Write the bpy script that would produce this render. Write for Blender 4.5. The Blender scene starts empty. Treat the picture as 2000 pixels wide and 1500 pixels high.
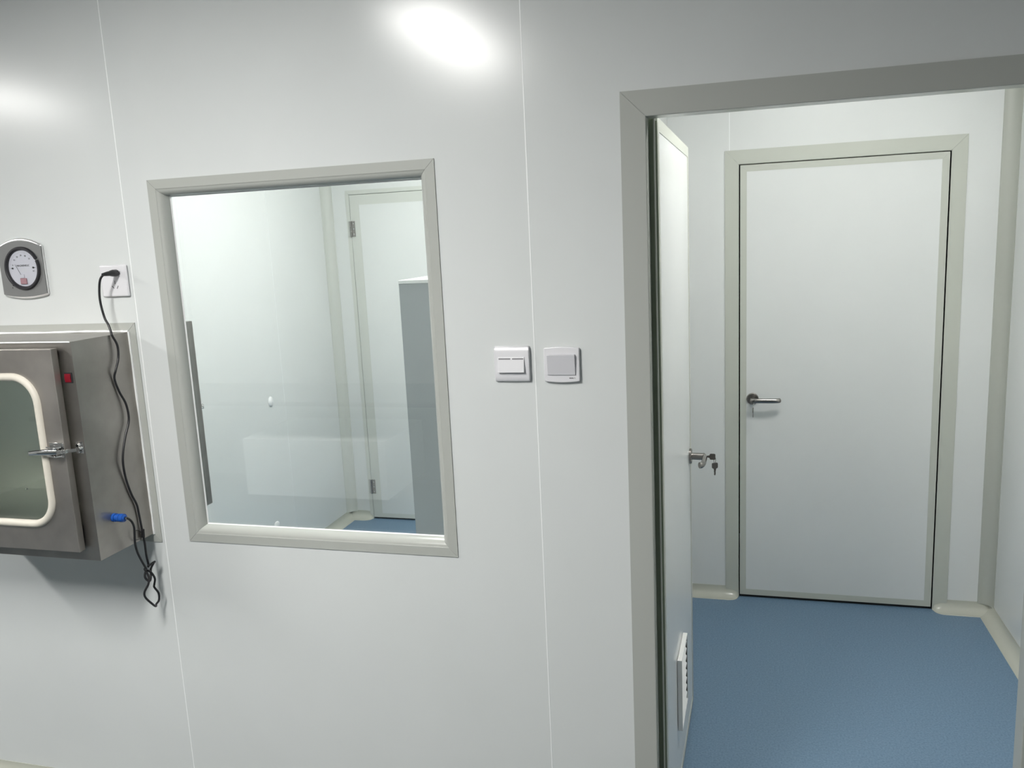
import bpy, bmesh, math, random
from mathutils import Vector, Matrix

random.seed(4)
S = bpy.context.scene
COL = S.collection
PI = math.pi

# ------------------------------------------------------------------ camera
F_PX = 1615.83
cam = bpy.data.cameras.new('camera')
cam.sensor_fit = 'HORIZONTAL'
cam.sensor_width = 36.0
cam.lens = F_PX / 2000.0 * 36.0
cam.clip_start = 0.02
cam_o = bpy.data.objects.new('camera', cam)
COL.objects.link(cam_o)
YAW, PITCH, ROLL = -0.2761, -0.1749, -0.0478
fw = Vector((math.sin(YAW) * math.cos(PITCH), math.cos(YAW) * math.cos(PITCH), math.sin(PITCH)))
r0 = Vector((math.cos(YAW), -math.sin(YAW), 0))
u0 = r0.cross(fw)
rt = r0 * math.cos(ROLL) + u0 * math.sin(ROLL)
up = -r0 * math.sin(ROLL) + u0 * math.cos(ROLL)
M = Matrix.Identity(4)
for i in range(3):
    M[i][0], M[i][1], M[i][2] = rt[i], up[i], -fw[i]
M[0][3], M[1][3], M[2][3] = 0.0, -2.046, 1.7741
cam_o.matrix_world = M
S.camera = cam_o

# ------------------------------------------------------------------ world, light levels, exposure
W = bpy.data.worlds.new('world')
S.world = W
W.use_nodes = True
W.node_tree.nodes['Background'].inputs[0].default_value = (0.0, 0.0, 0.0, 1)
W.node_tree.nodes['Background'].inputs[1].default_value = 0.0
LAMP_COLOR = (1.0, 0.985, 0.95)
LAMP_NEAR = 82.0      # ceiling lights of the room the photo was taken in
LAMP_SIDE = 48.0      # room behind the window
LAMP_ENTRY = 46.0     # room behind the doorway
S.view_settings.view_transform = 'Standard'
S.view_settings.look = 'None'
S.view_settings.gamma = 1.0
S.view_settings.exposure = 0.0
S.view_settings.use_curve_mapping = False

# ------------------------------------------------------------------ materials
def mat(name, color, rough=0.5, metal=0.0, spec=0.5, coat=0.0, coat_rough=0.1):
    m = bpy.data.materials.new(name)
    m.use_nodes = True
    b = m.node_tree.nodes['Principled BSDF']
    b.inputs['Base Color'].default_value = (*color, 1)
    b.inputs['Roughness'].default_value = rough
    b.inputs['Metallic'].default_value = metal
    b.inputs['Specular IOR Level'].default_value = spec
    b.inputs['Coat Weight'].default_value = coat
    b.inputs['Coat Roughness'].default_value = coat_rough
    return m

def noise_tint(m, c1, c2, scale, stretch=(1, 1, 1), lo=0.35, hi=0.65, detail=3.0, bump=0.0, rough=None):
    nt = m.node_tree
    n, l = nt.nodes, nt.links
    b = n['Principled BSDF']
    tc = n.new('ShaderNodeTexCoord')
    mp = n.new('ShaderNodeMapping')
    mp.inputs['Scale'].default_value = stretch
    ns = n.new('ShaderNodeTexNoise')
    ns.inputs['Scale'].default_value = scale
    ns.inputs['Detail'].default_value = detail
    rp = n.new('ShaderNodeValToRGB')
    rp.color_ramp.elements[0].position = lo
    rp.color_ramp.elements[1].position = hi
    rp.color_ramp.elements[0].color = (*c1, 1)
    rp.color_ramp.elements[1].color = (*c2, 1)
    l.new(tc.outputs['Object'], mp.inputs['Vector'])
    l.new(mp.outputs[0], ns.inputs['Vector'])
    l.new(ns.outputs['Fac'], rp.inputs[0])
    l.new(rp.outputs[0], b.inputs['Base Color'])
    if rough:
        rm = n.new('ShaderNodeMapRange')
        rm.inputs['To Min'].default_value, rm.inputs['To Max'].default_value = rough
        l.new(ns.outputs['Fac'], rm.inputs['Value'])
        l.new(rm.outputs[0], b.inputs['Roughness'])
    if bump:
        bp = n.new('ShaderNodeBump')
        bp.inputs['Strength'].default_value = bump
        bp.inputs['Distance'].default_value = 0.001
        l.new(ns.outputs['Fac'], bp.inputs['Height'])
        l.new(bp.outputs[0], b.inputs['Normal'])
    return m

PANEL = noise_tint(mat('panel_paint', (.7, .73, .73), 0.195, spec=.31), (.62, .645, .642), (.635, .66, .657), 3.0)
PANEL_IN = noise_tint(mat('panel_paint_inner', (.7, .73, .73), 0.27), (.685, .705, .695), (.70, .72, .71), 3.0)
SEAM = mat('seam_sealant', (.86, .88, .88), 0.4)
TRIM = mat('aluminium_trim', (.41, .424, .397), 0.25)
TRIM_IN = mat('aluminium_trim_inner', (.50, .52, .465), 0.35)
TRIM_POST = mat('aluminium_post', (.42, .435, .39), 0.35)
TRIM_PALE = mat('aluminium_pale', (.57, .59, .55), 0.35)
CEIL = mat('ceiling_paint_darkened', (.20, .205, .20), 0.6)  # unseen ceiling, colour darkened to cut bounced light on the window wall
CEIL_IN = mat('ceiling_paint_inner', (.70, .72, .70), 0.5)
PANEL_DARKENED = noise_tint(mat('panel_paint_darkened', (.4, .4, .4), 0.4), (.32, .325, .32), (.35, .355, .35), 3.0)  # panel colour darkened on back and end walls to weaken bounced light
COVE = mat('cove_trim', (.46, .47, .41), 0.22)
FLOOR = noise_tint(mat('vinyl_floor', (.1, .2, .35), 0.45), (.095, .168, .25), (.165, .255, .36), 160.0, detail=4.0, lo=.3, hi=.7)
FLOOR_NEAR = noise_tint(mat('vinyl_floor_darkened', (.07, .07, .07), 0.5), (.040, .060, .075), (.06, .085, .105), 160.0)  # unseen floor, darkened and cooled for the light it bounces up
STEEL = noise_tint(mat('brushed_steel', (.4, .38, .36), 0.38, metal=1.0), (.33, .312, .293), (.41, .39, .366), 9.0,
                   (1, 1, 1), detail=6.0, rough=(0.34, 0.46))
STEEL_DOOR = noise_tint(mat('brushed_door_steel', (.4, .38, .36), 0.45, metal=1.0), (.36, .34, .317), (.44, .415, .388), 9.0, (1, 1, 1), detail=6.0, rough=(0.42, 0.54))
STEEL_IN = mat('steel_inside', (.46, .46, .43), 0.42, metal=1.0)
CHROME = mat('chrome', (.72, .72, .72), 0.08, metal=1.0)
SATIN = mat('satin_nickel', (.31, .295, .28), 0.24, metal=1.0)
DARKSTEEL = mat('dark_key_metal', (.16, .15, .14), 0.35, metal=1.0)
SILICONE = mat('white_silicone', (.78, .79, .79), 0.35)
GASKET = mat('cream_rubber', (.60, .57, .50), 0.5)
EDGESHADE = mat('dark_edge_shade', (.22, .265, .19), 0.5)  # shade of the hinge-side edge put into a dark colour
BLACK = mat('black_gap', (.006, .007, .007), 0.7)
CABLE = mat('black_cable', (.012, .012, .014), 0.38)
PLASTIC = mat('white_plastic', (.68, .68, .705), 0.28)
PLASTIC2 = mat('grey_white_plastic', (.57, .57, .60), 0.32)
GREYMARK = mat('grey_mark', (.16, .16, .17), 0.5)
BLUE = mat('blue_plastic', (.012, .085, .38), 0.3)
RED = mat('red_rocker', (.20, .006, .016), 0.25)
GAUGEGREY = mat('gauge_plate_grey', (.20, .205, .205), 0.5, metal=0.3)
POLISHED = mat('polished_edge', (.95, .95, .95), 0.3, metal=0.75)
DIAL = mat('dial_white', (.56, .55, .62), 0.45)
DIALPINK = mat('dial_pink', (.36, .19, .22), 0.5)
BEZEL = mat('bezel_black', (.02, .02, .024), 0.4)
CABINET = mat('cabinet_grey', (.33, .355, .365), 0.45)
WHITEPAINT = mat('white_paint', (.80, .81, .80), 0.4)
WORKTOP = mat('dark_worktop', (.05, .05, .055), 0.5)

def glass_mat(name, tint, refl=1.0, f0=0.045):
    m = bpy.data.materials.new(name)
    m.use_nodes = True
    nt = m.node_tree
    n, l = nt.nodes, nt.links
    n.remove(n['Principled BSDF'])
    out = n['Material Output']
    tr = n.new('ShaderNodeBsdfTransparent')
    tr.inputs[0].default_value = (*tint, 1)
    gl = n.new('ShaderNodeBsdfGlossy')
    gl.inputs['Roughness'].default_value = 0.0
    gl.inputs[0].default_value = (refl, refl, refl, 1)
    lw = n.new('ShaderNodeLayerWeight')
    lw.inputs['Blend'].default_value = 0.5
    pw = n.new('ShaderNodeMath'); pw.operation = 'POWER'; pw.inputs[1].default_value = 5.0
    mu = n.new('ShaderNodeMath'); mu.operation = 'MULTIPLY_ADD'
    mu.inputs[1].default_value = 1 - f0; mu.inputs[2].default_value = f0
    mx = n.new('ShaderNodeMixShader')
    l.new(lw.outputs['Facing'], pw.inputs[0])
    l.new(pw.outputs[0], mu.inputs[0])
    l.new(mu.outputs[0], mx.inputs[0])
    l.new(tr.outputs[0], mx.inputs[1])
    l.new(gl.outputs[0], mx.inputs[2])
    l.new(mx.outputs[0], out.inputs['Surface'])
    return m

GLASS = glass_mat('window_glass', (.965, .985, .98), f0=.055)
GLASS_DARK = glass_mat('hatch_glass', (.93, .96, .94))

def emit_mat(name, strength):
    m = bpy.data.materials.new(name)
    m.use_nodes = True
    b = m.node_tree.nodes['Principled BSDF']
    b.inputs['Base Color'].default_value = (.8, .8, .8, 1)
    b.inputs['Emission Color'].default_value = (*LAMP_COLOR, 1)
    b.inputs['Emission Strength'].default_value = strength
    return m

# ------------------------------------------------------------------ mesh helpers
XF = {}          # world matrix of each object as placed by this script

class MB:
    """collects shapes, then links them as one mesh object"""
    def __init__(s):
        s.v, s.f, s.mi, s.mats = [], [], [], []
    def m(s, material):
        if material not in s.mats:
            s.mats.append(material)
        return s.mats.index(material)
    def add(s, verts, faces, material):
        k = len(s.v); i = s.m(material)
        s.v += [tuple(p) for p in verts]
        for f in faces:
            s.f.append([k + j for j in f]); s.mi.append(i)
    def box(s, x0, x1, y0, y1, z0, z1, material):
        v = [(x, y, z) for z in (z0, z1) for y in (y0, y1) for x in (x0, x1)]
        s.add(v, [(0, 2, 3, 1), (4, 5, 7, 6), (0, 1, 5, 4), (2, 6, 7, 3), (0, 4, 6, 2), (1, 3, 7, 5)], material)
        return s
    def rings(s, rings, material, close=False, caps=True):
        n = len(rings[0]); v = [p for r in rings for p in r]; fs = []
        R = len(rings)
        for a in range(R if close else R - 1):
            b = (a + 1) % R
            for j in range(n):
                k = (j + 1) % n
                fs.append((a * n + j, a * n + k, b * n + k, b * n + j))
        if caps and not close:
            fs.append(tuple(range(n))[::-1]); fs.append(tuple((R - 1) * n + j for j in range(n)))
        s.add(v, fs, material)
    def cyl(s, a, b, r, material, r2=None, n=24, caps=True):
        s.tube([a, b], [r, r if r2 is None else r2], material, n, caps=caps)
    def tube(s, pts, rad, material, n=12, close=False, caps=True, flat=None):
        P = [Vector(p) for p in pts]
        if not isinstance(rad, (list, tuple)):
            rad = [rad] * len(P)
        rings = []; N = None
        for i, p in enumerate(P):
            if close:
                t = P[(i + 1) % len(P)] - P[i - 1]
            else:
                t = P[min(i + 1, len(P) - 1)] - P[max(i - 1, 0)]
            t.normalize()
            if N is None:
                a = Vector((0, 0, 1)) if abs(t.z) < .9 else Vector((0, 1, 0))
                N = (a - t * a.dot(t)).normalized()
            else:
                N = (N - t * N.dot(t)).normalized()
            B = t.cross(N)
            ca, cb = (1, 1) if flat is None else flat
            rings.append([p + N * (rad[i] * ca * math.cos(2 * PI * j / n)) + B * (rad[i] * cb * math.sin(2 * PI * j / n)) for j in range(n)])
        s.rings(rings, material, close, caps)
    def prism(s, outline, axis, d0, d1, material):
        """closed outline of (a, b) pairs extruded along axis from d0 to d1"""
        def P(a, b, d):
            return {'y': (a, d, b), 'x': (d, a, b), 'z': (a, b, d)}[axis]
        s.rings([[P(a, b, d0) for a, b in outline], [P(a, b, d1) for a, b in outline]], material)
    def text(s, body, size, centre, material, depth=0.0003):
        """lettering that reads along +x and faces -y"""
        cu = bpy.data.curves.new('lettering', 'FONT')
        cu.body = body; cu.size = size; cu.align_x = 'CENTER'; cu.align_y = 'CENTER'; cu.extrude = depth
        cu.resolution_u = 3
        ob = bpy.data.objects.new('lettering', cu)
        COL.objects.link(ob)
        dg = bpy.context.evaluated_depsgraph_get()
        me = ob.evaluated_get(dg).to_mesh()
        v = [(centre[0] + p.co.x, centre[1] - p.co.z, centre[2] + p.co.y) for p in me.vertices]
        f = [tuple(q.vertices) for q in me.polygons]
        s.add(v, f, material)
        ob.evaluated_get(dg).to_mesh_clear()
        bpy.data.objects.remove(ob); bpy.data.curves.remove(cu)
    def build(s, name, parent=None, bevel=0.0, seg=2, smooth=35, local=False):
        inv = None
        if parent is not None and not local:
            inv = XF[parent.name].inverted()
        v = [inv @ Vector(p) for p in s.v] if inv is not None else s.v
        me = bpy.data.meshes.new(name)
        me.from_pydata([tuple(p) for p in v], [], s.f)
        for m_ in s.mats:
            me.materials.append(m_)
        me.polygons.foreach_set('material_index', s.mi)
        bm = bmesh.new(); bm.from_mesh(me)
        bmesh.ops.recalc_face_normals(bm, faces=bm.faces)
        bm.to_mesh(me); bm.free()
        if smooth:
            me.polygons.foreach_set('use_smooth', [True] * len(me.polygons))
            me.set_sharp_from_angle(angle=math.radians(smooth))
        o = bpy.data.objects.new(name, me)
        COL.objects.link(o)
        if parent is not None:
            o.parent = parent
            XF[o.name] = XF[parent.name].copy()
        else:
            XF[o.name] = Matrix.Identity(4)
        if bevel:
            b = o.modifiers.new('edges', 'BEVEL')
            b.width = bevel; b.segments = seg; b.limit_method = 'ANGLE'; b.angle_limit = math.radians(40)
            b.harden_normals = False
        return o

def tag(o, label, cat, group=None, kind=None):
    o['label'] = label; o['category'] = cat
    if group: o['group'] = group
    if kind: o['kind'] = kind
    return o

def empty(name, loc, rz=0.0):
    o = bpy.data.objects.new(name, None)
    COL.objects.link(o)
    o.empty_display_size = 0.1
    o.location = loc; o.rotation_euler = (0, 0, rz)
    XF[o.name] = Matrix.Translation(loc) @ Matrix.Rotation(rz, 4, 'Z')
    return o

def root_at_centre(o, loc):
    """moves a parentless mesh's origin to loc"""
    L = Vector(loc)
    o.data.transform(Matrix.Translation(-L)); o.location = L
    XF[o.name] = Matrix.Translation(L)
    return o

def plate_with_holes(mb, x0, x1, z0, z1, d0, d1, holes, material, axis='y'):
    """slab with rectangular holes; holes are (x0, x1, z0, z1)"""
    xs = sorted({x0, x1, *[h[0] for h in holes], *[h[1] for h in holes]})
    zs = sorted({z0, z1, *[h[2] for h in holes], *[h[3] for h in holes]})
    def solid(i, j):
        if i < 0 or j < 0 or i >= len(xs) - 1 or j >= len(zs) - 1: return False
        cx, cz = (xs[i] + xs[i + 1]) / 2, (zs[j] + zs[j + 1]) / 2
        return not any(h[0] < cx < h[1] and h[2] < cz < h[3] for h in holes)
    P = (lambda a, d, b: (a, d, b)) if axis == 'y' else (lambda a, d, b: (d, a, b))
    for i in range(len(xs) - 1):
        for j in range(len(zs) - 1):
            if not solid(i, j): continue
            a, b, c, d = xs[i], xs[i + 1], zs[j], zs[j + 1]
            for dd in (d0, d1):
                mb.add([P(a, dd, c), P(b, dd, c), P(b, dd, d), P(a, dd, d)], [(0, 1, 2, 3)], material)
            if not solid(i - 1, j): mb.add([P(a, d0, c), P(a, d1, c), P(a, d1, d), P(a, d0, d)], [(0, 1, 2, 3)], material)
            if not solid(i + 1, j): mb.add([P(b, d0, c), P(b, d1, c), P(b, d1, d), P(b, d0, d)], [(0, 1, 2, 3)], material)
            if not solid(i, j - 1): mb.add([P(a, d0, c), P(b, d0, c), P(b, d1, c), P(a, d1, c)], [(0, 1, 2, 3)], material)
            if not solid(i, j + 1): mb.add([P(a, d0, d), P(b, d0, d), P(b, d1, d), P(a, d1, d)], [(0, 1, 2, 3)], material)

def weld(o):
    bm = bmesh.new(); bm.from_mesh(o.data)
    bmesh.ops.remove_doubles(bm, verts=bm.verts, dist=1e-5)
    bmesh.ops.recalc_face_normals(bm, faces=bm.faces)
    bm.to_mesh(o.data); bm.free()
    return o

def mitred(mb, x0, x1, z0, z1, prof, material, y=0.0, sides='LTRB', gap=0.0004):
    """moulding round a rectangle; prof = closed list of (inset, depth)"""
    C = {'L': ((x0, z0), (x0, z1), (1, 0), (0, 1)), 'T': ((x0, z1), (x1, z1), (0, -1), (1, 0)),
         'R': ((x1, z1), (x1, z0), (-1, 0), (0, -1)), 'B': ((x1, z0), (x0, z0), (0, 1), (-1, 0))}
    nb = {'L': ('B', 'T'), 'T': ('L', 'R'), 'R': ('T', 'B'), 'B': ('R', 'L')}
    for s in sides:
        p0, p1, n, d = C[s]
        m0, m1 = nb[s][0] in sides, nb[s][1] in sides
        A, B = [], []
        for t, dy in prof:
            a = (t if m0 else 0) + (gap if m0 else 0); b = (t if m1 else 0) + (gap if m1 else 0)
            A.append((p0[0] + n[0] * t + d[0] * a, y + dy, p0[1] + n[1] * t + d[1] * a))
            B.append((p1[0] + n[0] * t - d[0] * b, y + dy, p1[1] + n[1] * t - d[1] * b))
        mb.rings([A, B], material)

def rrect(x0, x1, z0, z1, r, n=10):
    out = []
    for cx, cz, a0 in ((x1 - r, z1 - r, 0), (x0 + r, z1 - r, 90), (x0 + r, z0 + r, 180), (x1 - r, z0 + r, 270)):
        for k in range(n + 1):
            a = math.radians(a0 + 90 * k / n)
            out.append((cx + r * math.cos(a), cz + r * math.sin(a)))
    return out

def slab_with_round_hole(mb, x0, x1, z0, z1, y0, y1, hole, material, n=10):
    L = rrect(*hole, n=n)
    C = [(x1, z1), (x0, z1), (x0, z0), (x1, z0)]
    for y in (y0, y1):
        for k in range(4):
            arc = L[k * (n + 1):(k + 1) * (n + 1)]
            for a, b in zip(arc, arc[1:]):
                mb.add([(C[k][0], y, C[k][1]), (a[0], y, a[1]), (b[0], y, b[1])], [(0, 1, 2)], material)
            nx = L[((k + 1) % 4) * (n + 1)]
            q = C[(k + 1) % 4]
            mb.add([(C[k][0], y, C[k][1]), (arc[-1][0], y, arc[-1][1]), (nx[0], y, nx[1]), (q[0], y, q[1])], [(0, 1, 2, 3)], material)
    for loop in (L, C):
        for i in range(len(loop)):
            a, b = loop[i], loop[(i + 1) % len(loop)]
            mb.add([(a[0], y0, a[1]), (b[0], y0, b[1]), (b[0], y1, b[1]), (a[0], y1, a[1])], [(0, 1, 2, 3)], material)

def cove_profile(r=0.05, n=8, lip=0.0015):
    """concave fillet between wall (t = 0) and floor; returns closed list of (t, z)"""
    pts = [(0.0, r + 0.002), (lip, r + 0.002)]
    for k in range(n + 1):
        a = PI + (PI / 2) * k / n
        pts.append((r + r * math.cos(a) + lip * (1 - k / n), r + r * math.sin(a) + 0.001 + lip * k / n))
    pts.append((r + 0.002, 0.0)); pts.append((0.0, 0.0))
    return pts

def catmull(pts, n=6):
    P = [Vector(p) for p in pts]
    out = []
    for i in range(len(P) - 1):
        a, b, c, d = P[max(i - 1, 0)], P[i], P[i + 1], P[min(i + 2, len(P) - 1)]
        for k in range(n):
            t = k / n
            out.append(0.5 * ((2 * b) + (c - a) * t + (2 * a - 5 * b + 4 * c - d) * t * t + (3 * b - a - 3 * c + d) * t ** 3))
    out.append(P[-1])
    return out

# ------------------------------------------------------------------ dimensions
H = 2.70                       # ceiling height
T = 0.05                       # panel thickness
XA, YA = -2.50, 2.714          # room behind the window: side wall and end wall
XP = -0.33                     # partition between the two inner rooms
YB, XB = 1.887, 1.080          # entry room: far wall and side wall
XL, XR, YK = -6.2, 1.25, -3.50 # room the photo is taken in

# ------------------------------------------------------------------ floor and ceiling
o = MB().box(XL - T, XR + T, YK - T, T / 2, -0.05, 0.0, FLOOR_NEAR).build('floor')
tag(o, 'unseen darkened floor of the room in front of the window wall', 'floor', kind='structure')
o = MB().box(XA - T, XB + T, T / 2, YA + T, -0.05, 0.0, FLOOR).build('floor')
tag(o, 'blue speckled vinyl floor seen through the doorway', 'floor', kind='structure')
o = MB().box(XL - T, XR + T, YK - T, T / 2, H, H + 0.05, CEIL).build('ceiling')
tag(o, 'unseen darkened ceiling of the room with the long ceiling lights', 'ceiling', kind='structure')
o = MB().box(XA - T, XB + T, T / 2, YA + T, H, H + 0.05, CEIL_IN).build('ceiling')
tag(o, 'white ceiling over the two inner rooms', 'ceiling', kind='structure')

# ------------------------------------------------------------------ walls
WIN = (-1.622, -0.7575, 0.911, 1.982)                 # outer rectangle of the window frame
DOORWAY = (-0.222, 0.6465, 0.0, 2.042)
BOX = (-2.37, -1.7476, 0.929, 1.554)
mb = MB()
plate_with_holes(mb, XL, XR, 0, H, 0.0, T,
                 [(WIN[0] + .026, WIN[1] - .026, WIN[2] + .026, WIN[3] - .026), DOORWAY, (BOX[0], BOX[1], BOX[2], BOX[3])], PANEL)
wf = mb
o = wf.build('wall_front', smooth=0); weld(o)
tag(o, 'pale grey wall of steel panels with window and doorway', 'wall', kind='structure')
# panel joints belong to the wall: bead meshes are joined into the wall's own mesh
def add_to(o, mb2):
    me = o.data
    bm = bmesh.new(); bm.from_mesh(me)
    for m_ in mb2.mats:
        if m_.name not in [x.name for x in me.materials]:
            me.materials.append(m_)
    names = [x.name for x in me.materials]
    vs = [bm.verts.new(p) for p in mb2.v]
    for f, i in zip(mb2.f, mb2.mi):
        try:
            nf = bm.faces.new([vs[k] for k in f]); nf.material_index = names.index(mb2.mats[i].name)
        except ValueError:
            pass
    bmesh.ops.recalc_face_normals(bm, faces=bm.faces)
    bm.to_mesh(me); bm.free()
mb = MB()
for x in (-1.7115, -0.5155, -2.9075, -4.1035):
    segs = [(0.05, H)]
    for z0, z1 in segs:
        mb.box(x - .0014, x + .0014, -.0005, .002, z0, z1, SEAM)
add_to(o, mb)

o = MB().box(XL - T, XR + T, YK - T, YK, 0, H, PANEL_DARKENED).build('wall_back', smooth=0)
tag(o, 'darkened panel wall behind the lab bench', 'wall', kind='structure')
o = MB().box(XL - T, XL, YK, T, 0, H, PANEL_DARKENED).build('wall_left', smooth=0)
tag(o, 'darkened panel end wall beyond the pass-through hatch', 'wall', kind='structure')
o = MB().box(XR, XR + T, YK, T, 0, H, PANEL).build('wall_right', smooth=0)
tag(o, 'pale panel wall beside the doorway', 'wall', kind='structure')

o = MB().box(XA - T, XA, T, YA + T, 0, H, PANEL_IN).build('wall_inner_left', smooth=0)
tag(o, 'white panel side wall seen through the window', 'wall', kind='structure')
mb = MB()
for y in (2.04,):
    mb.box(XA - .002, XA + .0004, y - .0007, y + .0007, .05, H, SEAM)
add_to(o, mb)
D3 = (-2.332, -1.474, 0.0, 2.079)
mb = MB(); plate_with_holes(mb, XA, XP - T, 0, H, YA, YA + T, [D3], PANEL_IN)
o = mb.build('wall_inner_back', smooth=0); weld(o)
tag(o, 'white panel end wall of the room behind the window', 'wall', kind='structure')
o = MB().box(XP - T, XP, T, YA, 0, H, PANEL_IN).build('wall_partition', smooth=0)
tag(o, 'white partition hidden behind the open door leaf', 'wall', kind='structure')
D2 = (-0.0156, 0.8385, 0.0, 2.051)
mb = MB(); plate_with_holes(mb, XP, XB + T, 0, H, YB, YB + T, [D2], PANEL_IN)
o = mb.build('wall_entry_back', smooth=0); weld(o)
tag(o, 'white panel wall around the closed door beyond the doorway', 'wall', kind='structure')
mb = MB()
mb.box(-.0587, -.0563, YB - .0004, YB + .002, .05, H, SEAM)
add_to(o, mb)
o = MB().box(XB, XB + T, T, YB, 0, H, PANEL_IN).build('wall_entry_right', smooth=0)
tag(o, 'white panel side wall beyond the doorway', 'wall', kind='structure')

# ------------------------------------------------------------------ coves and corner posts
def straight_cove(mb, a, b, n, prof=None):
    """a, b: ends on the wall line; n: unit vector into the room"""
    prof = prof or cove_profile()
    mb.rings([[(p[0] + n[0] * t, p[1] + n[1] * t, z) for t, z in prof] for p in (a, b)], COVE)

def cove_end(mb, a, d, n, length=0.05, k=6):
    """rounded end of a cove: radius falls to nothing over length along d"""
    rings = []
    for i in range(k + 1):
        s = i / k
        r = math.sqrt(max(0.0, 1 - s ** 2.4))
        r = max(r, 0.06)
        rings.append([(a[0] + d[0] * length * s + n[0] * t * r, a[1] + d[1] * length * s + n[1] * t * r, z * (0.55 + 0.45 * r)) for t, z in cove_profile()])
    mb.rings(rings, COVE)

def struct(mb, name, label, cat, **k):
    return tag(mb.build(name, **k), label, cat, kind='structure')

mb = MB(); straight_cove(mb, (XL, 0), (-0.284, 0), (0, -1)); struct(mb, 'baseboard_front', 'cream cove at the foot of the window wall', 'baseboard')
mb = MB(); straight_cove(mb, (XP + .002, YB), (-0.07, YB), (0, -1)); cove_end(mb, (-0.07, YB), (1, 0), (0, -1), .054)
straight_cove(mb, (0.895, YB), (XB - .002, YB), (0, -1)); cove_end(mb, (0.895, YB), (-1, 0), (0, -1), .054)
struct(mb, 'baseboard_entry_back', 'glossy cream cove on both sides of the closed door', 'baseboard')
mb = MB(); straight_cove(mb, (XB, T), (XB, YB - .002), (-1, 0)); struct(mb, 'baseboard_entry_right', 'glossy cream cove along the side wall beyond the doorway', 'baseboard')
mb = MB(); straight_cove(mb, (XA, T), (XA, YA - .002), (1, 0)); struct(mb, 'baseboard_inner_left', 'cream cove along the side wall seen through the window', 'baseboard')
mb = MB(); straight_cove(mb, (XA + .002, YA), (-2.40, YA), (0, -1)); cove_end(mb, (-2.40, YA), (1, 0), (0, -1), .066)
struct(mb, 'baseboard_inner_back', 'cream cove stub beside the hinged door behind the window', 'baseboard')

def corner_post(cx, cy, sx, sy, name, label, m, r=0.052):
    """vertical concave trim in the corner (cx, cy), opening towards (sx, sy)"""
    prof = cove_profile(r, 8)
    out = [(cx + sx * t, cy + sy * z) for t, z in prof]
    mb = MB(); mb.prism(out, 'z', 0.045, H, m)
    struct(mb, name, label, 'trim')
corner_post(XB, YB, -1, -1, 'trim_1', 'grey concave corner strip beyond the doorway', TRIM_POST)
corner_post(XA, YA, 1, -1, 'trim_2', 'grey concave corner strip seen through the window', TRIM_PALE)

# ------------------------------------------------------------------ door frames
mb = MB()
mitred(mb, -0.281, 0.7055, 0.0, 2.101, [(0, 0), (0, -.004), (.059, -.004), (.0605, -.0025), (.0605, T), (.0585, T), (.0585, 0)], TRIM, sides='LTR')
struct(mb, 'trim_3', 'wide grey metal frame around the open doorway', 'door frame')
mb = MB()
mitred(mb, -0.0785, 0.9015, 0.0, 2.109, [(0, 0), (0, -.004), (.0612, -.004), (.0612, .045), (.0630, .045), (.0630, 0)], TRIM_IN, y=YB, sides='LTR')
struct(mb, 'trim_4', 'grey metal frame around the closed door beyond the doorway', 'door frame')
mb = MB()
mitred(mb, -2.357, -1.449, 0.0, 2.105, [(0, 0), (0, -.004), (.0245, -.004), (.0245, .045), (.0250, .045), (.0250, 0)], TRIM_PALE, y=YA, sides='LTR')
struct(mb, 'trim_5', 'narrow grey metal frame around the hinged door behind the window', 'door frame')

# ------------------------------------------------------------------ window
mb = MB()
prof = [(0, 0), (0, -.003)]
prof += [(.0255, -.003), (.0262, -.0022)]
for k in range(9):
    a = math.radians(90 * k / 8)
    prof.append((.0265 + .0190 * math.sin(a), -.002 + .030 * (1 - math.cos(a))))
prof += [(.0455, .034), (.0265, .034), (.0265, 0)]
w = empty('window_1', ((WIN[0] + WIN[1]) / 2, 0.02, (WIN[2] + WIN[3]) / 2))
tag(w, 'fixed internal window with rounded pale grey frame', 'window', kind='structure')
mitred(mb, WIN[0], WIN[1], WIN[2], WIN[3], prof, TRIM)
mb.build('window_frame', w, smooth=30)
i = .044
MB().box(WIN[0] + i, WIN[1] - i, .0342, .0402, WIN[2] + i, WIN[3] - i, GLASS).build('glass_pane', w, smooth=0)
mb = MB()
mitred(mb, WIN[0], WIN[1], WIN[2], WIN[3], [(.0456, .0300), (.0480, .0330), (.0480, .0341), (.0456, .0341)], SILICONE, gap=0)
mb.build('sealant_bead', w)

# ------------------------------------------------------------------ lever handle used on the doors (local: face at y = 0, looking along -y)
def handle(parent, c, face, d, out, length=0.115):
    """c: spindle centre on the face; out: unit vector off the door; d: unit vector along the lever (both 2D x, y), local to parent"""
    O, D = Vector((out[0], out[1], 0)), Vector((d[0], d[1], 0))
    C = Vector(c)
    mb = MB()
    mb.tube([C + O * .001, C + O * .052], [.0122, .0122], SATIN, 20)
    P = [C + O * .048 - D * .008, C + O * .052 + D * .004, C + O * .054 + D * .025, C + O * .054 + D * (length - .03), C + O * .050 + D * (length - .008), C + O * .043 + D * length]
    mb.tube(catmull([tuple(p) for p in P], 5), .0112, SATIN, 16, flat=(1.0, .75))
    lv = mb.build('door_handle', parent, local=True)
    mb = MB()
    mb.tube([C, C + O * .006, C + O * .0085], [.0275, .0275, .0245], SATIN, 32)
    mb.build('rose', lv, local=True)
    return lv

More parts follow.
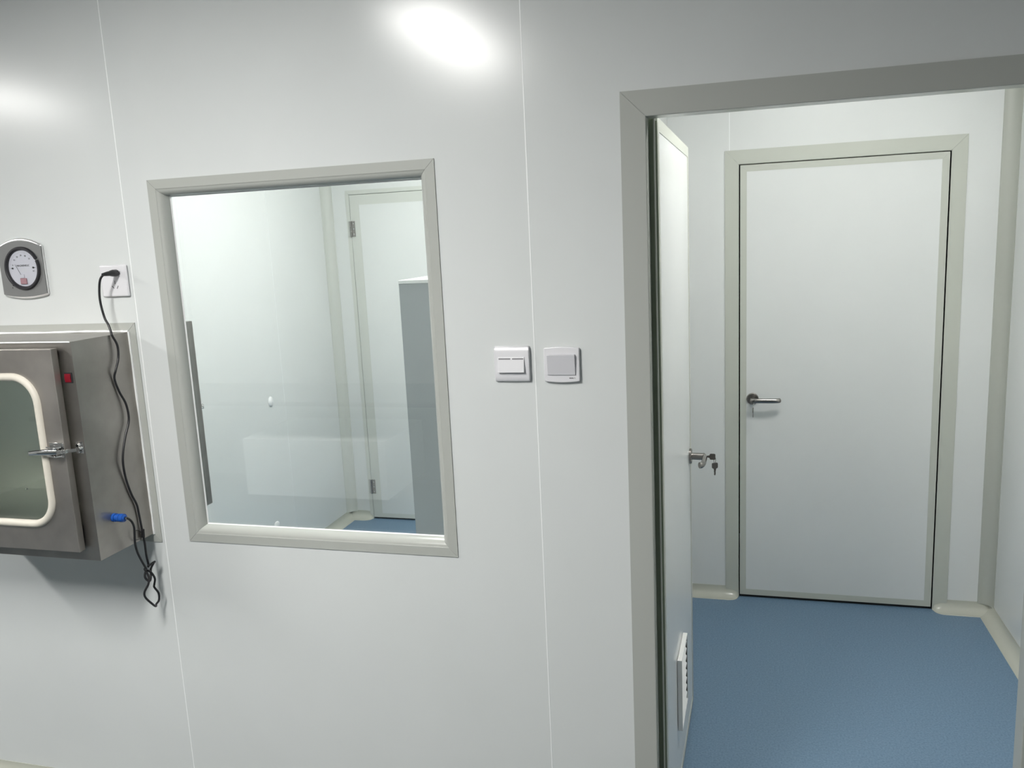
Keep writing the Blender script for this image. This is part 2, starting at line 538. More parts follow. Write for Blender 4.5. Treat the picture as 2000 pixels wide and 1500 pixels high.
# ------------------------------------------------------------------ door_1: open leaf
A1 = math.radians(1.45)
leaf = empty('door_1', (-0.200, 0.060, 0.0), -A1)
tag(leaf, 'open white door leaf standing edge-on in the doorway', 'door', kind='structure')
LW, LZ0, LZ1, LT = 0.85, 0.010, 2.046, 0.040
MB().box(-LT + .0008, -.0008, .012, LW - .012, LZ0 + .012, LZ1 - .012, PANEL_IN).build('leaf_panel', leaf, local=True, smooth=0)
mb = MB()
def band_leaf(mb, x0, x1, b=.033):
    mb.box(x0, x1, .0006, b, LZ0, LZ1, TRIM_IN); mb.box(x0, x1, LW - b, LW, LZ0, LZ1, TRIM_IN)
    mb.box(x0, x1, b, LW - b, LZ0, LZ0 + b, TRIM_IN); mb.box(x0, x1, b, LW - b, LZ1 - b, LZ1, TRIM_IN)
mb.box(-LT, 0, LW - .0119, LW, LZ0, LZ1, TRIM_IN)
mb.box(-LT, 0, .0006, LW - .012, LZ1 - .0119, LZ1, TRIM_IN)
mb.box(-LT, 0, .0006, LW - .012, LZ0, LZ0 + .0119, TRIM_IN)
mb.box(-LT, 0, .0006, .0119, LZ0 + .012, LZ1 - .012, TRIM_IN)
b = .033
for x0, x1 in ((-.0007, .0005), (-LT - .0005, -LT + .0007)):
    mb.box(x0, x1, .0119, b, LZ0 + .012, LZ1 - .012, TRIM_IN); mb.box(x0, x1, LW - b, LW - .0119, LZ0 + .012, LZ1 - .012, TRIM_IN)
    mb.box(x0, x1, b, LW - b, LZ0 + .012, LZ0 + b, TRIM_IN); mb.box(x0, x1, b, LW - b, LZ1 - b, LZ1 - .012, TRIM_IN)
mb.build('edge_band', leaf, local=True, smooth=0)
mb = MB(); mb.box(-LT, -.0085, -.005, 0, LZ0, LZ1, EDGESHADE); mb.box(-.0052, -.0008, -.003, 0, LZ0, LZ1 - .01, EDGESHADE)  # dark strips added in place of shade on the hinge edge and groove
mb.build('edge_shade', leaf, local=True)
MB().box(-.0086, -.0052, -.010, 0, LZ0, LZ1, TRIM_PALE).build('edge_strip', leaf, local=True)
h1 = handle(leaf, (0, LW - .065, .985), 0, (0, -1), (1, 0))
# louvre low on the leaf
lo = MB()
ly0, ly1, lz0, lz1, lp = .290, .478, .232, .468, .0145
rim = .018
lo.box(0.0005, lp, ly0, ly1, lz1 - .005, lz1, WHITEPAINT)
lo.box(0.0005, lp, ly0, ly1, lz0, lz0 + .005, WHITEPAINT)
lo.box(0.0005, lp, ly0, ly0 + .005, lz0 + .005, lz1 - .005, WHITEPAINT)
lo.box(0.0005, lp, ly1 - .005, ly1, lz0 + .005, lz1 - .005, WHITEPAINT)
lv = lo.build('louvre', leaf, local=True, smooth=0)
mb = MB()
n = 9
for k in range(n):
    z = lz0 + .012 + (lz1 - lz0 - .03) * k / (n - 1)
    mb.add([(.003, ly0 + .006, z + .010), (.0115, ly0 + .006, z - .003), (.0115, ly1 - .016, z - .003), (.003, ly1 - .016, z + .010),
            (.003, ly0 + .006, z + .0115), (.0130, ly0 + .006, z - .003), (.0130, ly1 - .016, z - .003), (.003, ly1 - .016, z + .0115)],
           [(0, 1, 2, 3), (7, 6, 5, 4), (0, 4, 5, 1), (2, 6, 7, 3), (1, 5, 6, 2), (0, 3, 7, 4)], WHITEPAINT)
mb.box(.0026, .0125, ly1 - .0105, ly1 - .0055, lz0 + .03, lz1 - .02, BLACK)  # black strip painted in for the shaded slot inside the far rim
mb.build('slats', lv, local=True, smooth=0)
MB().box(.0006, .0025, ly0 + .005, ly1 - .005, lz0 + .005, lz1 - .005, BLACK).build('vent_mesh', lv, local=True, smooth=0)

# ------------------------------------------------------------------ door_2: closed door beyond the doorway
d2 = empty('door_2', (0.4115, YB, 0.0))
tag(d2, 'closed white door with lever handle beyond the doorway', 'door', kind='structure')
x0, x1, z0, z1 = D2[0] + .0042, D2[1] - .0042, .014, D2[3] - .0088
b = .0285
MB().box(x0 + b, x1 - b, YB - .003, YB + .037, z0 + b, z1 - b, PANEL_IN).build('leaf_panel', d2, smooth=0)
mb = MB(); mitred(mb, x0, x1, z0, z1, [(0, -.0038), (b, -.0038), (b, .038), (0, .038)], TRIM_IN, y=YB, gap=.0002)
mb.build('edge_band', d2, smooth=0)
MB().box(x0, x1, YB + .005, YB + .035, .0005, .0135, BLACK).build('bottom_seal', d2, smooth=0)
handle(d2, (0.045 - .4115, -.003, .985), 0, (1, 0), (0, -1), .118)

# ------------------------------------------------------------------ door_3: hinged door in the room behind the window
d3 = empty('door_3', (-1.903, YA, 0.0))
tag(d3, 'closed white door with steel hinges seen through the window', 'door', kind='structure')
x0, x1, z0, z1 = D3[0] + .002, D3[1] - .002, .012, D3[3] - .002
b = .061
MB().box(x0 + b, x1 - b, YA - .003, YA + .037, z0 + .028, z1 - b, PANEL_IN).build('leaf_panel', d3, smooth=0)
mb = MB()
mb.box(x0, x0 + b, YA - .0038, YA + .038, z0, z1, TRIM_PALE); mb.box(x1 - b, x1, YA - .0038, YA + .038, z0, z1, TRIM_PALE)
mb.box(x0 + b, x1 - b, YA - .0038, YA + .038, z1 - b, z1, TRIM_PALE); mb.box(x0 + b, x1 - b, YA - .0038, YA + .038, z0, z0 + .028, TRIM_PALE)
mb.build('edge_band', d3, smooth=0)
MB().box(x0, x1, YA + .005, YA + .035, .0005, .0118, BLACK).build('bottom_seal', d3, smooth=0)
for zc in (1.873, .219):
    mb = MB()
    xh = D3[0] + .001
    mb.box(xh + .002, xh + .027, YA - .0062, YA - .0039, zc - .047, zc + .047, SATIN)
    mb.box(xh - .018, xh - .002, YA - .0062, YA - .0041, zc - .047, zc + .047, TRIM)
    for q in range(3):
        mb.cyl((xh, YA - .009, zc - .047 + q * .032), (xh, YA - .009, zc - .018 + q * .032), .0058, SATIN, n=14)
        mb.cyl((xh + .018, YA - .0064, zc - .032 + q * .032), (xh + .018, YA - .0078, zc - .032 + q * .032), .0036, CHROME, n=10)
    mb.build('hinge', d3)

# ------------------------------------------------------------------ keys
def key_shape(mb, c, out, wid, m=DARKSTEEL, L=0.030, shank=0.024):
    """flat key: c = top of the head; out = direction towards the blade tip; wid = direction across the head"""
    C, O, Wd = Vector(c), Vector(out).normalized(), Vector(wid).normalized()
    N = O.cross(Wd)
    def poly(pts, t=.0011):
        a = [C + O * p + Wd * q + N * t for p, q in pts]; b_ = [C + O * p + Wd * q - N * t for p, q in pts]
        mb.rings([a, b_], m)
    hw = .0105
    poly([(0, -hw * .8), (0, hw * .8), (.003, hw), (.017, hw), (.020, hw * .7), (.020, -hw * .7), (.017, -hw), (.003, -hw)], .0018)
    poly([(.020, -.0045), (.020, .0045), (.024, .0042), (.030, .0026), (.020 + shank - .004, .0026), (.020 + shank, 0), (.020 + shank - .003, -.0032), (.036, -.0022), (.033, -.0034), (.028, -.0030)], .0010)

lm = XF[leaf.name]
KC = lm @ Vector((.052, LW - .065, .985))
ks = empty('key_set', KC)
tag(ks, 'pair of keys on a ring hanging from the open door leaf lock', 'keys')
ox = (lm.to_3x3() @ Vector((1, 0, 0)))
mb = MB(); key_shape(mb, KC + ox * .037 , -ox, (0, .35, 1), shank=.018); mb.build('key', ks)
mb = MB()
rc = KC + ox * .0345 + Vector((0, -.002, -.0115))
mb.tube([rc + Vector((.0035 * math.sin(a) , .004 * math.cos(a), .0105 * math.cos(a))) for a in [2 * PI * k / 24 for k in range(24)]], .0009, SATIN, 6, close=True)
mb.build('key_ring', ks)
mb = MB(); key_shape(mb, rc + Vector((.0005, -.004, -.0085)), (0, 0.02, -1), (1, .45, 0), shank=.026); mb.build('key', ks)

KC2 = Vector((0.045, YB - .0585, .985))
k2 = empty('key_set', KC2)
tag(k2, 'thin keys hanging below the lever of the closed door', 'keys')
mb = MB(); key_shape(mb, KC2 + Vector((0, -.022, -.001)), (0, 1, .02), (.25, 0, 1), SATIN, shank=.010); mb.build('key', k2)
mb = MB()
rc = KC2 + Vector((.0015, -.020, -.0205))
mb.tube([rc + Vector((.003 * math.cos(a), .003 * math.sin(a), .012 * math.cos(a))) for a in [2 * PI * k / 24 for k in range(24)]], .0009, CHROME, 6, close=True)
mb.build('key_ring', k2)
mb = MB(); key_shape(mb, rc + Vector((0, 0, -.009)), (0, 0, -1), (.12, 1, 0), SATIN, shank=.024); mb.build('key', k2)

# ------------------------------------------------------------------ pass-through hatch
pb = empty('pass_box', ((BOX[0] + BOX[1]) / 2, 0.0, BOX[2]))
tag(pb, 'stainless steel pass-through hatch with glazed door set in the wall', 'pass box')
YF, YE = -0.2255, 0.2945
cx0, cx1, cz0, cz1 = BOX[0] + .042, BOX[1] - .050, 1.030, BOX[3] - .045
mb = MB()
plate_with_holes(mb, BOX[0] + .0004, BOX[1] - .0002, BOX[2] + .0004, BOX[3] - .0004, YF, YE, [(cx0, cx1, cz0, cz1)], STEEL)
body = mb.build('body', pb, smooth=0); weld(body)
mb = MB()
e = .0015
mb.box(cx0, cx1, YF + .001, YE - .001, cz0, cz0 + e, STEEL_IN); mb.box(cx0, cx1, YF + .001, YE - .001, cz1 - e, cz1, STEEL_IN)
mb.box(cx0, cx0 + e, YF + .001, YE - .001, cz0 + e, cz1 - e, STEEL_IN); mb.box(cx1 - e, cx1, YF + .001, YE - .001, cz0 + e, cz1 - e, STEEL_IN)
mb.build('liner', pb, smooth=0)
mb = MB(); mb.cyl((-2.28, .06, cz0 + e), (-2.28, .06, cz0 + e + .003), .005, CHROME, n=12, r2=.003); mb.build('floor_screw', pb)
mb = MB(); mitred(mb, -2.3955, -1.7225, .9015, 1.5805, [(0, 0), (0, -.003), (.0258, -.003), (.0258, -.0002)], TRIM)
mb.build('wall_flange', pb, smooth=0)
mb = MB()
def bead(pts):
    P = catmull(pts, 5); mb.tube(P, [.0036 + .0012 * math.sin(7 * i_) * math.sin(2.3 * i_) for i_ in range(len(P))], SILICONE, 8)
bx = BOX[1]
bead([(bx + .001, -.004, BOX[2] - .002), (bx + .0012, -.004, 1.1), (bx + .0008, -.004, 1.3), (bx + .001, -.004, BOX[3] + .001), ])
bead([(bx + .001, -.0045, BOX[3] + .001), (bx - .15, -.0045, BOX[3] + .003), (bx - .3, -.0045, BOX[3] + .0015), (bx - .45, -.0045, BOX[3] + .0025), (BOX[0], -.0045, BOX[3] + .002)])
mb.build('sealant_bead', pb)
mb = MB(); P = catmull([(BOX[1] - .002, YF - .0002, BOX[3] - .001), (-1.9, YF - .0002, BOX[3] - .0005), (-2.1, YF - .0002, BOX[3] - .001), (BOX[0], YF - .0002, BOX[3] - .001)], 4)
mb.tube(P, .0022, SILICONE, 8); mb.build('top_edge_glint', pb)  # highlight along the top front edge, painted as a white bead

def box_door(y_face, sgn):
    """sgn -1: door on the near side, +1: on the far side"""
    dx0, dx1, dz0, dz1 = BOX[0] + .038, -1.7865, .9635, 1.5385
    ya, yb = y_face + sgn * .009, y_face + sgn * .031
    mb = MB()
    hole = (-2.282, -1.855, 1.0415, 1.4625, .075)
    slab_with_round_hole(mb, dx0, dx1, dz0, dz1, min(ya, yb), max(ya, yb), hole, STEEL_DOOR)
    d = mb.build('door', pb, smooth=0, bevel=.0014); weld(d)
    mb = MB()
    L = rrect(hole[0], hole[1], hole[2], hole[3], hole[4], 12)
    mb.tube([(a, yb - sgn * .001, b_) for a, b_ in L], .0112, GASKET, 12, close=True, flat=(1, 1))
    mb.build('window_gasket', d, smooth=60)
    g = .002
    ym = (ya + yb) / 2
    gm = MB()
    gm.prism(rrect(hole[0] + g, hole[1] - g, hole[2] + g, hole[3] - g, hole[4], 8), 'y', ym - .002, ym + .002, GLASS_DARK)
    gm.build('glass_pane', d, smooth=0)
    MB().box(dx0 + .01, dx1 - .012, min(y_face + sgn * .001, ya - sgn * .0003), max(y_face + sgn * .001, ya - sgn * .0003), cz1 + .004, dz1 - .008, BLACK).build('rubber_strip', d, smooth=0)
    # toggle latch
    zc = 1.2585
    yl = yb
    def Y(t): return yl + sgn * t
    mb = MB()
    def B(x0, x1, t0, t1, z0, z1, m=CHROME): mb.box(x0, x1, min(Y(t0), Y(t1)), max(Y(t0), Y(t1)), z0, z1, m)
    B(-1.834, -1.788, 0.0003, .003, zc - .020, zc + .022)
    for zz in (zc - .012, zc + .012):
        mb.rings([[(-1.832, Y(.003), zz - .002), (-1.795, Y(.003), zz - .002), (-1.786, Y(.012), zz - .002), (-1.793, Y(.029), zz - .002), (-1.832, Y(.018), zz - .002)],
                  [(-1.832, Y(.003), zz + .002), (-1.795, Y(.003), zz + .002), (-1.786, Y(.012), zz + .002), (-1.793, Y(.029), zz + .002), (-1.832, Y(.018), zz + .002)]], CHROME)
    mb.cyl((-1.800, Y(.016), zc - .013), (-1.800, Y(.016), zc + .013), .0035, CHROME, n=12)
    mb.cyl((-1.824, Y(.009), zc - .013), (-1.824, Y(.009), zc + .013), .003, CHROME, n=12)
    la = mb.build('latch', d, bevel=.0006)
    mb = MB()
    mb.tube([(-1.795, Y(.019), zc), (-1.83, Y(.021), zc - .001), (-1.86, Y(.024), zc - .002), (-1.880, Y(.029), zc - .003)], [.009, .0085, .0075, .006], CHROME, 14, flat=(1, .42))
    mb.build('latch_lever', d)
    mb = MB()
    B(-1.795, -1.781, .012, .021, zc - .006, zc + .006)
    B(-1.781, -1.772, .004, .014, zc - .005, zc + .005)
    mb.rings([[(-1.781, Y(.014), zc - .005), (-1.781, Y(.009), zc - .005), (-1.758, Y(-.012), zc - .005), (-1.756, Y(-.008), zc - .005)],
              [(-1.781, Y(.014), zc + .005), (-1.781, Y(.009), zc + .005), (-1.758, Y(-.012), zc + .005), (-1.756, Y(-.008), zc + .005)]], CHROME)
    mb.build('draw_bar', d, bevel=.0006)
    mb = MB()
    yk = y_face
    def K(t): return yk + sgn * t
    mb.box(-1.775, -1.751, min(K(.0004), K(.003)), max(K(.0004), K(.003)), zc - .016, zc + .018, CHROME)
    mb.cyl((-1.763, K(.003), zc + .009), (-1.763, K(.012), zc + .009), .0065, CHROME, n=14, r2=.005)
    mb.cyl((-1.757, K(.003), zc + .001), (-1.757, K(.014), zc + .001), .0055, CHROME, n=14, r2=.004)
    mb.cyl((-1.763, K(.003), zc - .010), (-1.763, K(.008), zc - .010), .0035, CHROME, n=12)
    mb.build('strike_plate', pb, bevel=.0005)
    return d
box_door(YF, -1)
box_door(YE, 1)
# red power rocker on the front lip
mb = MB(); mb.box(-1.7815, -1.7565, YF - .0022, YF - .0003, 1.4405, 1.4695, BEZEL); sw = mb.build('power_switch', pb, bevel=.0006)
mb = MB()
mb.rings([[(-1.7795, YF - .0022, 1.4435), (-1.7795, YF - .0022, 1.4665), (-1.7795, YF - .0036, 1.4665), (-1.7795, YF - .0052, 1.455), (-1.7795, YF - .0036, 1.4435)],
          [(-1.7600, YF - .0022, 1.4435), (-1.7600, YF - .0022, 1.4665), (-1.7600, YF - .0036, 1.4665), (-1.7600, YF - .0052, 1.455), (-1.7600, YF - .0036, 1.4435)]], RED)
mb.build('rocker', sw)

# ------------------------------------------------------------------ power cord of the hatch
pc = empty('power_cord', (-1.7537, -.012, 1.7273))
tag(pc, 'black power cord running from the wall socket down the hatch, knotted below', 'power cord')
up_pts = [(-1.7537, -.046, 1.7273), (-1.7557, -.060, 1.7254), (-1.7656, -.066, 1.7128), (-1.7738, -.066, 1.684), (-1.7761, -.066, 1.6475), (-1.7689, -.066, 1.6034), (-1.7560, -.069, 1.582)]
side = [(-.0761, 1.5525), (-.0674, 1.5217), (-.07, 1.4848), (-.0858, 1.4544), (-.0885, 1.428), (-.0772, 1.3882), (-.0616, 1.3471), (-.0594, 1.3005), (-.0797, 1.259),
        (-.0977, 1.2175), (-.1044, 1.1808), (-.0964, 1.1319), (-.0821, 1.0805), (-.067, 1.0438), (-.062, 1.0101), (-.0583, .9572), (-.0541, .9182), (-.0546, .8775), (-.0496, .8426)]
pts = up_pts + [(-1.7470, -.0730, 1.5625)] + [(-1.7424 + .0006 * (k % 2) + (.006 if 1.43 < z < 1.53 else 0) + (.005 if 1.15 < z < 1.36 else 0), y, z) for k, (y, z) in enumerate(side)]
kn = [(-.0593, .8471), (-.04, .8524), (-.0343, .8452), (-.0441, .8293), (-.0585, .8139), (-.0697, .8022), (-.0741, .8156), (-.0663, .8336), (-.0587, .8255), (-.0427, .7989),
      (-.0374, .7766), (-.0453, .7717), (-.0397, .7508), (-.0328, .7242), (-.0394, .7137), (-.0535, .7135), (-.0695, .7276), (-.0831, .7537), (-.0842, .7723), (-.0753, .7964), (-.0691, .8184), (-.0697, .8399)]
pts += [(-1.735 + .007 * math.sin(1.7 * k), y, z) for k, (y, z) in enumerate(kn)]
lw_ = [(-.0925, .8507), (-.1052, .8785), (-.1188, .9127), (-.124, .9433), (-.1215, .9692), (-.1195, .992), (-.1249, 1.0097), (-.1353, 1.0227), (-.1446, 1.0291)]
for k, (y, z) in enumerate(lw_):
    x = -1.730 + (.026) * min(1, k / 6.0)
    pts.append((x, y - 1.1 * (x + 1.715), z + .43 * (x + 1.715)))
mb = MB(); mb.tube(catmull(pts, 6), .0033, CABLE, 10); mb.build('cable', pc, smooth=60)
mb = MB()
mb.tube([(-1.7537, -.0125, 1.7273), (-1.7537, -.034, 1.7273), (-1.7537, -.040, 1.7272), (-1.7545, -.052, 1.7265), (-1.7565, -.066, 1.7250)], [.0088, .0092, .0072, .0062, .0042], CABLE, 16)
mb.cyl((-1.7537, -.0126, 1.7273), (-1.7537, -.030, 1.7273), .0098, CABLE, n=8)
mb.build('plug', pc)
cy, cz = -.157, 1.034
mb = MB()
mb.cyl((-1.7472, cy, cz), (-1.7400, cy, cz), .0125, BLUE, n=24)
mb.cyl((-1.7400, cy, cz), (-1.7330, cy, cz), .0098, BLUE, n=24)
mb.cyl((-1.7330, cy, cz), (-1.7250, cy, cz), .0118, BLUE, n=12)
mb.cyl((-1.7250, cy, cz), (-1.7235, cy, cz), .0100, BLUE, n=24)
mb.cyl((-1.7235, cy, cz), (-1.7120, cy, cz), .0122, BLUE, n=14)
mb.cyl((-1.7120, cy, cz), (-1.7085, cy, cz), .0095, BLUE, n=24, r2=.006)
co = mb.build('blue_connector', pc)
mb = MB(); mb.cyl((-1.7085, cy, cz), (-1.7030, cy - .001, cz - .0005), .0038, SATIN, n=12); mb.build('strain_relief', co)
mb = MB()
tp = [(-.0669, .9557), (-.0783, .9663), (-.093, .9701), (-.098, .9544), (-.0938, .9416), (-.079, .9377), (-.0654, .939)]
mb.tube(catmull([(-1.7400 + .004 * math.sin(k), y, z) for k, (y, z) in enumerate(tp)], 5), .0010, CABLE, 8)
mb.tube([(-1.7405, -.0575, .962), (-1.7400, -.060, .938)], .0055, CABLE, 10)
mb.build('cable_tie', pc)

# ------------------------------------------------------------------ wall socket
so = empty('wall_socket', (-1.7697, 0, 1.7045))
tag(so, 'white square wall socket with a black plug in it', 'wall socket')
mb = MB(); mb.box(-1.8165, -1.7228, -.0095, -.0003, 1.6583, 1.7507, PLASTIC)
pl = mb.build('plate', so, bevel=.0045, seg=4)
mb = MB()
def slot(c, ang, l=.0100, w_=.0026):
    a = math.radians(ang); d = Vector((math.cos(a), 0, math.sin(a))); n_ = Vector((-d.z, 0, d.x))
    C = Vector((c[0], -.0097, c[1]))
    q = [C + d * l / 2 + n_ * w_ / 2, C - d * l / 2 + n_ * w_ / 2, C - d * l / 2 - n_ * w_ / 2, C + d * l / 2 - n_ * w_ / 2]
    mb.rings([q, [p + Vector((0, .0006, 0)) for p in q]], GREYMARK)
slot((-1.7667, 1.700), 90); slot((-1.7749, 1.6864), -45); slot((-1.7588, 1.6859), 60)
slot((-1.7617, 1.7273), 90); slot((-1.7457, 1.7273), 90)
mb.build('socket_holes', pl, smooth=0)

# ------------------------------------------------------------------ light switches
sa = empty('light_switch', (-.5746, 0, 1.452))
tag(sa, 'white light switch with a grey indicator line, closer to the window', 'light switch')
mb = MB()
prof = []
z0, z1 = 1.4055, 1.4990
for k in range(9):
    a = math.radians(-90 + 10 + 160 * k / 8)
pr = [(-.0003, z0 + .001), (-.0075, z0 + .001), (-.0105, z0 + .006), (-.0118, z0 + .014), (-.0122, z0 + .024), (-.0122, z1 - .026), (-.0118, z1 - .015), (-.0100, z1 - .005), (-.0065, z1), (-.0003, z1)]
mb.rings([[(x, y, z) for y, z in pr] for x in (-.6215, -.5280)], PLASTIC)
pl = mb.build('plate', sa, bevel=.0022, seg=3)
mb = MB()
ra = [(-.0118, 1.4330), (-.0215, 1.4318), (-.0140, 1.4700), (-.0118, 1.4715)]
mb.rings([[(x, y, z) for y, z in ra] for x in (-.6110, -.5405)], PLASTIC)
rk = mb.build('rocker', sa, bevel=.0006)
mb = MB()
for x0, x1 in ((-.6085, -.5768), (-.5722, -.5425)):
    mb.rings([[(x, y, z) for y, z in [(-.0146, 1.4650), (-.0154, 1.4650), (-.0148, 1.4682), (-.0140, 1.4682)]] for x in (x0, x1)], GREYMARK)
mb.build('indicator_line', rk, smooth=0)

sb = empty('light_switch', (-.4440, 0, 1.450))
tag(sb, 'white light switch with curved edges and a tiny printed mark, closer to the doorway', 'light switch')
def bowed(x0, x1, z0, z1, bow, n=10):
    out = []
    for k in range(n + 1):
        t = -1 + 2 * k / n; out.append((x0 + (x1 - x0) * (t + 1) / 2, z0 - bow * (1 - t * t)))
    for k in range(n + 1):
        t = 1 - 2 * k / n; out.append((x0 + (x1 - x0) * (t + 1) / 2, z1 + bow * (1 - t * t)))
    return out
mb = MB(); mb.prism(bowed(-.4898, -.3972, 1.4070, 1.4930, .0035), 'y', -.0105, -.0003, PLASTIC)
mb.build('plate', sb, bevel=.0025, seg=3, smooth=50)
mb = MB()
ra = [(-.0104, 1.4240), (-.0135, 1.4240), (-.0190, 1.4755), (-.0104, 1.4770)]
mb.rings([[(x, y, z) for y, z in ra] for x in (-.4800, -.4080)], PLASTIC2)
mb.build('rocker', sb, bevel=.0006)
mb = MB()
for k, (a, b_) in enumerate(((0, .0022), (.0026, .0048), (.0052, .0074), (.0078, .0102))):
    mb.box(-.4245 + a, -.4245 + b_, -.0108, -.0104, 1.4142, 1.4172, GREYMARK)
mb.rings([[(-.4140, y, 1.4145), (-.4132, y, 1.4140), (-.4112, y, 1.4166), (-.4090, y, 1.4140), (-.4084, y, 1.4146), (-.4110, y, 1.4177)] for y in (-.0108, -.0104)], GREYMARK)
mb.build('printed_mark', sb, smooth=0)

# ------------------------------------------------------------------ pressure gauge
GX, GZ = -2.0865, 1.7525
ga = empty('pressure_gauge', (-2.0925, 0, 1.752))
tag(ga, 'round dial pressure gauge on a grey metal plate above the hatch', 'pressure gauge')
def gauge_outline(x0, x1, zb, zt, bb, bt, n=14):
    out = []
    for k in range(n + 1):
        t = -1 + 2 * k / n; out.append((x0 + (x1 - x0) * (t + 1) / 2, zb - bb * (1 - t * t)))
    for k in range(n + 1):
        t = 1 - 2 * k / n; out.append((x0 + (x1 - x0) * (t + 1) / 2, zt + bt * (1 - t * t)))
    return out
mb = MB(); mb.prism(gauge_outline(-2.1737, -2.0113, 1.6710, 1.8205, .0100, .0225), 'y', -.0110, -.0003, POLISHED)
pl = mb.build('plate_rim', ga, bevel=.0060, seg=4, smooth=50)
mb = MB(); mb.prism(gauge_outline(-2.1732, -2.0118, 1.6762, 1.8150, .0090, .0195), 'y', -.0122, -.0086, GAUGEGREY)
mb.build('plate', ga, bevel=.0004, smooth=50)
def ring(cx, cz, prof, m, n=56, mbx=None, a0=0, a1=360):
    mbx = mbx or MB()
    full = (a1 - a0) >= 360
    K = n if full else n + 1
    rings = []
    for k in range(K):
        a = math.radians(a0 + (a1 - a0) * k / n)
        rings.append([(cx + r * math.cos(a), y, cz + r * math.sin(a)) for r, y in prof])
    mbx.rings(rings, m, close=full)
    return mbx
bp = [(.0645, -.0123), (.0645, -.0170), (.0625, -.0200), (.0580, -.0200), (.0555, -.0175), (.0540, -.0123)]
mb = MB(); ring(GX, GZ, bp, BEZEL, a0=27, a1=381, mbx=mb)
mb.build('bezel', ga)
mb = MB(); mb.cyl((GX, -.0123, GZ), (GX, -.0126, GZ), .0538, DIAL, n=48)
dl = mb.build('dial', ga)
mb = MB()
mb.text('MAGNEHELIC', .0078, (GX + .001, -.0128, GZ + .0078), BEZEL)
for k, (t, a) in enumerate((('0', 165), ('10', 139), ('20', 117), ('30', 94), ('40', 70), ('50', 46), ('60', -14))):
    mb.text(t, .0068, (GX + .0385 * math.cos(math.radians(a)), -.0128, GZ + .0385 * math.sin(math.radians(a))), GREYMARK)
for k in range(31):
    a = math.radians(165 - 179 * k / 30)
    r0_, r1_ = (.0445, .0485) if k % 5 == 0 else (.0460, .0485)
    d = Vector((math.cos(a), 0, math.sin(a))); n_ = Vector((-d.z, 0, d.x)) * .00025
    C = Vector((GX, -.0127, GZ))
    q = [C + d * r0_ + n_, C + d * r1_ + n_, C + d * r1_ - n_, C + d * r0_ - n_]
    mb.rings([q, [p + Vector((0, .0001, 0)) for p in q]], GREYMARK)
for k, w_ in enumerate((.013, .0145, .0145, .012)):
    mb.box(GX - w_, GX + w_, -.0128, -.0127, GZ - .0022 - k * .0028, GZ - .0014 - k * .0028, PLASTIC2)
mb.build('dial_print', dl, smooth=0)
for sx, L_ in ((-1, 1), (1, -1)):
    mb = MB()
    mb.cyl((GX + sx * .0385, -.0127, GZ + .001), (GX + sx * .0385, -.0149, GZ + .001), .0026, BEZEL, n=14)
    mb.box(min(GX + sx * .0385, GX + sx * .0385 + L_ * -.008), max(GX + sx * .0385, GX + sx * .0385 + L_ * -.008), -.0138, -.0130, GZ + .0006, GZ + .0014, BEZEL)
    mb.build('dial_screw', dl)
mb = MB()
mb.box(GX - .0135, GX + .0090, -.0164, -.0128, GZ - .0470, GZ - .0295, DIALPINK)
mb.box(GX - .0135, GX + .0015, -.0150, -.0128, GZ - .0290, GZ - .0180, DIAL)
mb.build('magnet_block', dl, bevel=.0008)
mb = MB()
mb.rings([[(GX - .0275, y, GZ + .0125), (GX - .0283, y, GZ + .0118), (GX - .011, y, GZ - .0195), (GX - .010, y, GZ - .0190)] for y in (-.0140, -.0134)], GREYMARK)
mb.build('needle', dl, smooth=0)
mb = MB()
rr = [0.0005, .012, .024, .036, .047, .0550]
rings_ = []
for r in rr:
    y = -.0178 - .004 * (1 - (r / .055) ** 2)
    rings_.append([(GX + r * math.cos(2 * PI * k / 40), y, GZ + r * math.sin(2 * PI * k / 40)) for k in range(40)])
mb.rings(rings_, GLASS, caps=False)
mb.build('dial_glass', ga, smooth=60)
mb = MB()
mb.cyl((GX - .046, -.0121, GZ - .050), (GX - .046, -.0132, GZ - .050), .0022, BEZEL, n=10)
mb.cyl((GX - .050, -.0121, GZ - .057), (GX - .050, -.0132, GZ - .057), .0014, BEZEL, n=10)
mb.build('zero_screw', ga)

# ------------------------------------------------------------------ things in the room behind the window
def cap(y, z, ry, rz_, label):
    mb = MB(); rings_ = []
    for k in range(5):
        a = math.radians(88 * k / 4)
        rings_.append([(XA + .0004 + .010 * math.sin(a), y + ry * math.cos(a) * math.cos(2 * PI * j / 24), z + rz_ * math.cos(a) * math.sin(2 * PI * j / 24)) for j in range(24)])
    mb.rings(rings_, SILICONE)
    o = mb.build('plug_button', smooth=60)
    root_at_centre(o, (XA, y, z))
    return tag(o, label, 'button')
cap(1.895, .949, .023, .029, 'round white plastic cap on the side wall behind the window, at mid height')
cap(1.835, .262, .026, .020, 'round white plastic cap low on the side wall, just above the window sill')

cb = empty('storage_cabinet', (-.889, .85, 0))
tag(cb, 'tall grey metal cabinet standing behind the window glass', 'cabinet')
X0, X1, Y0, Y1, Z1 = -1.137, -.64, .60, 1.10, 1.648
MB().box(X0, X1, Y0, Y1, .0005, Z1 - .012, CABINET).build('body', cb, bevel=.002)
MB().box(X0 - .0005, X1 + .0005, Y0 - .001, Y1, Z1 - .0118, Z1, WHITEPAINT).build('lit_top', cb, bevel=.001)  # top coloured white for the light falling on it

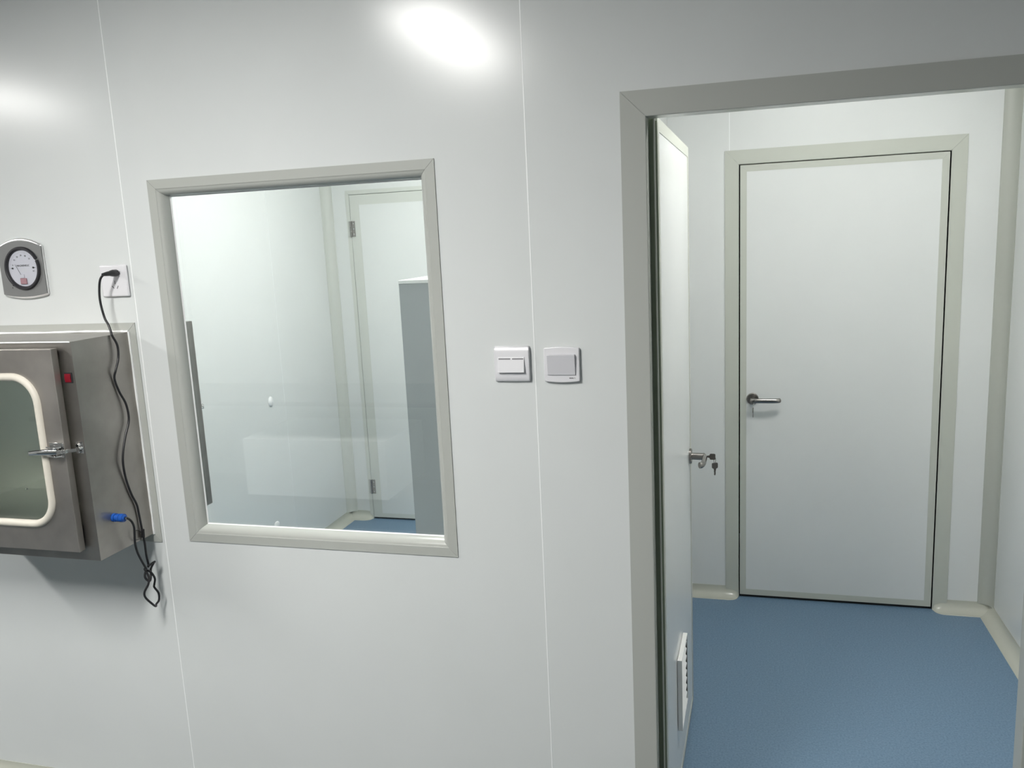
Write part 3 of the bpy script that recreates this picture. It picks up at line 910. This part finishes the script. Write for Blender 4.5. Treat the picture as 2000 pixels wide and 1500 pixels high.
# ------------------------------------------------------------------ ceiling lights
def ceiling_light(cx, cy, lx, ly, mat_e, label):
    o = empty('ceiling_light', (cx, cy, H))
    tag(o, label, 'ceiling light', 'recessed ceiling lights')
    mb = MB()
    for x0, x1, y0, y1 in ((-lx / 2 - .02, lx / 2 + .02, -ly / 2 - .02, -ly / 2), (-lx / 2 - .02, lx / 2 + .02, ly / 2, ly / 2 + .02),
                           (-lx / 2 - .02, -lx / 2, -ly / 2, ly / 2), (lx / 2, lx / 2 + .02, -ly / 2, ly / 2)):
        mb.box(cx + x0, cx + x1, cy + y0, cy + y1, H - .014, H - .0005, WHITEPAINT)
    mb.build('frame', o, smooth=0)
    MB().box(cx - lx / 2 + .0005, cx + lx / 2 - .0005, cy - ly / 2 + .0005, cy + ly / 2 - .0005, H - .010, H - .0005, mat_e).build('diffuser', o, smooth=0)
E1, E2, E3 = emit_mat('lamp_near', LAMP_NEAR), emit_mat('lamp_side', LAMP_SIDE), emit_mat('lamp_entry', LAMP_ENTRY)
ceiling_light(-1.29, -1.83, .28, 1.20, E1, 'long ceiling light in front of the window wall')
ceiling_light(-4.04, -1.78, .28, 1.20, E1, 'long ceiling light in front of the pressure gauge end of the wall')
ceiling_light(-1.40, 1.35, .28, 1.15, E2, 'long ceiling light in the room behind the window')
ceiling_light(.42, .62, .60, .28, E3, 'short ceiling light just beyond the doorway')

# ------------------------------------------------------------------ lab bench behind the camera, mirrored in the window glass
be = empty('lab_bench', (-2.7, -3.15, 0))
tag(be, 'white lab bench with dark worktop mirrored in the window glass', 'lab bench')
MB().box(-4.6, -.8, YK + .002, -2.79, .715, .745, WORKTOP).build('worktop', be, bevel=.003)
MB().box(-3.38, -2.30, YK + .01, -2.81, .07, .475, WHITEPAINT).build('base_cabinet', be, bevel=.002)
for x in (-4.55, -.95):
    for y in (-2.86, YK + .02):
        MB().box(x, x + .05, y, y + .05, .0005, .7148, TRIM).build('leg', be, smooth=0)
for x in (-3.33, -2.40):
    MB().box(x, x + .05, -3.1, -3.05, .0005, .0698, TRIM).build('foot', be, smooth=0)
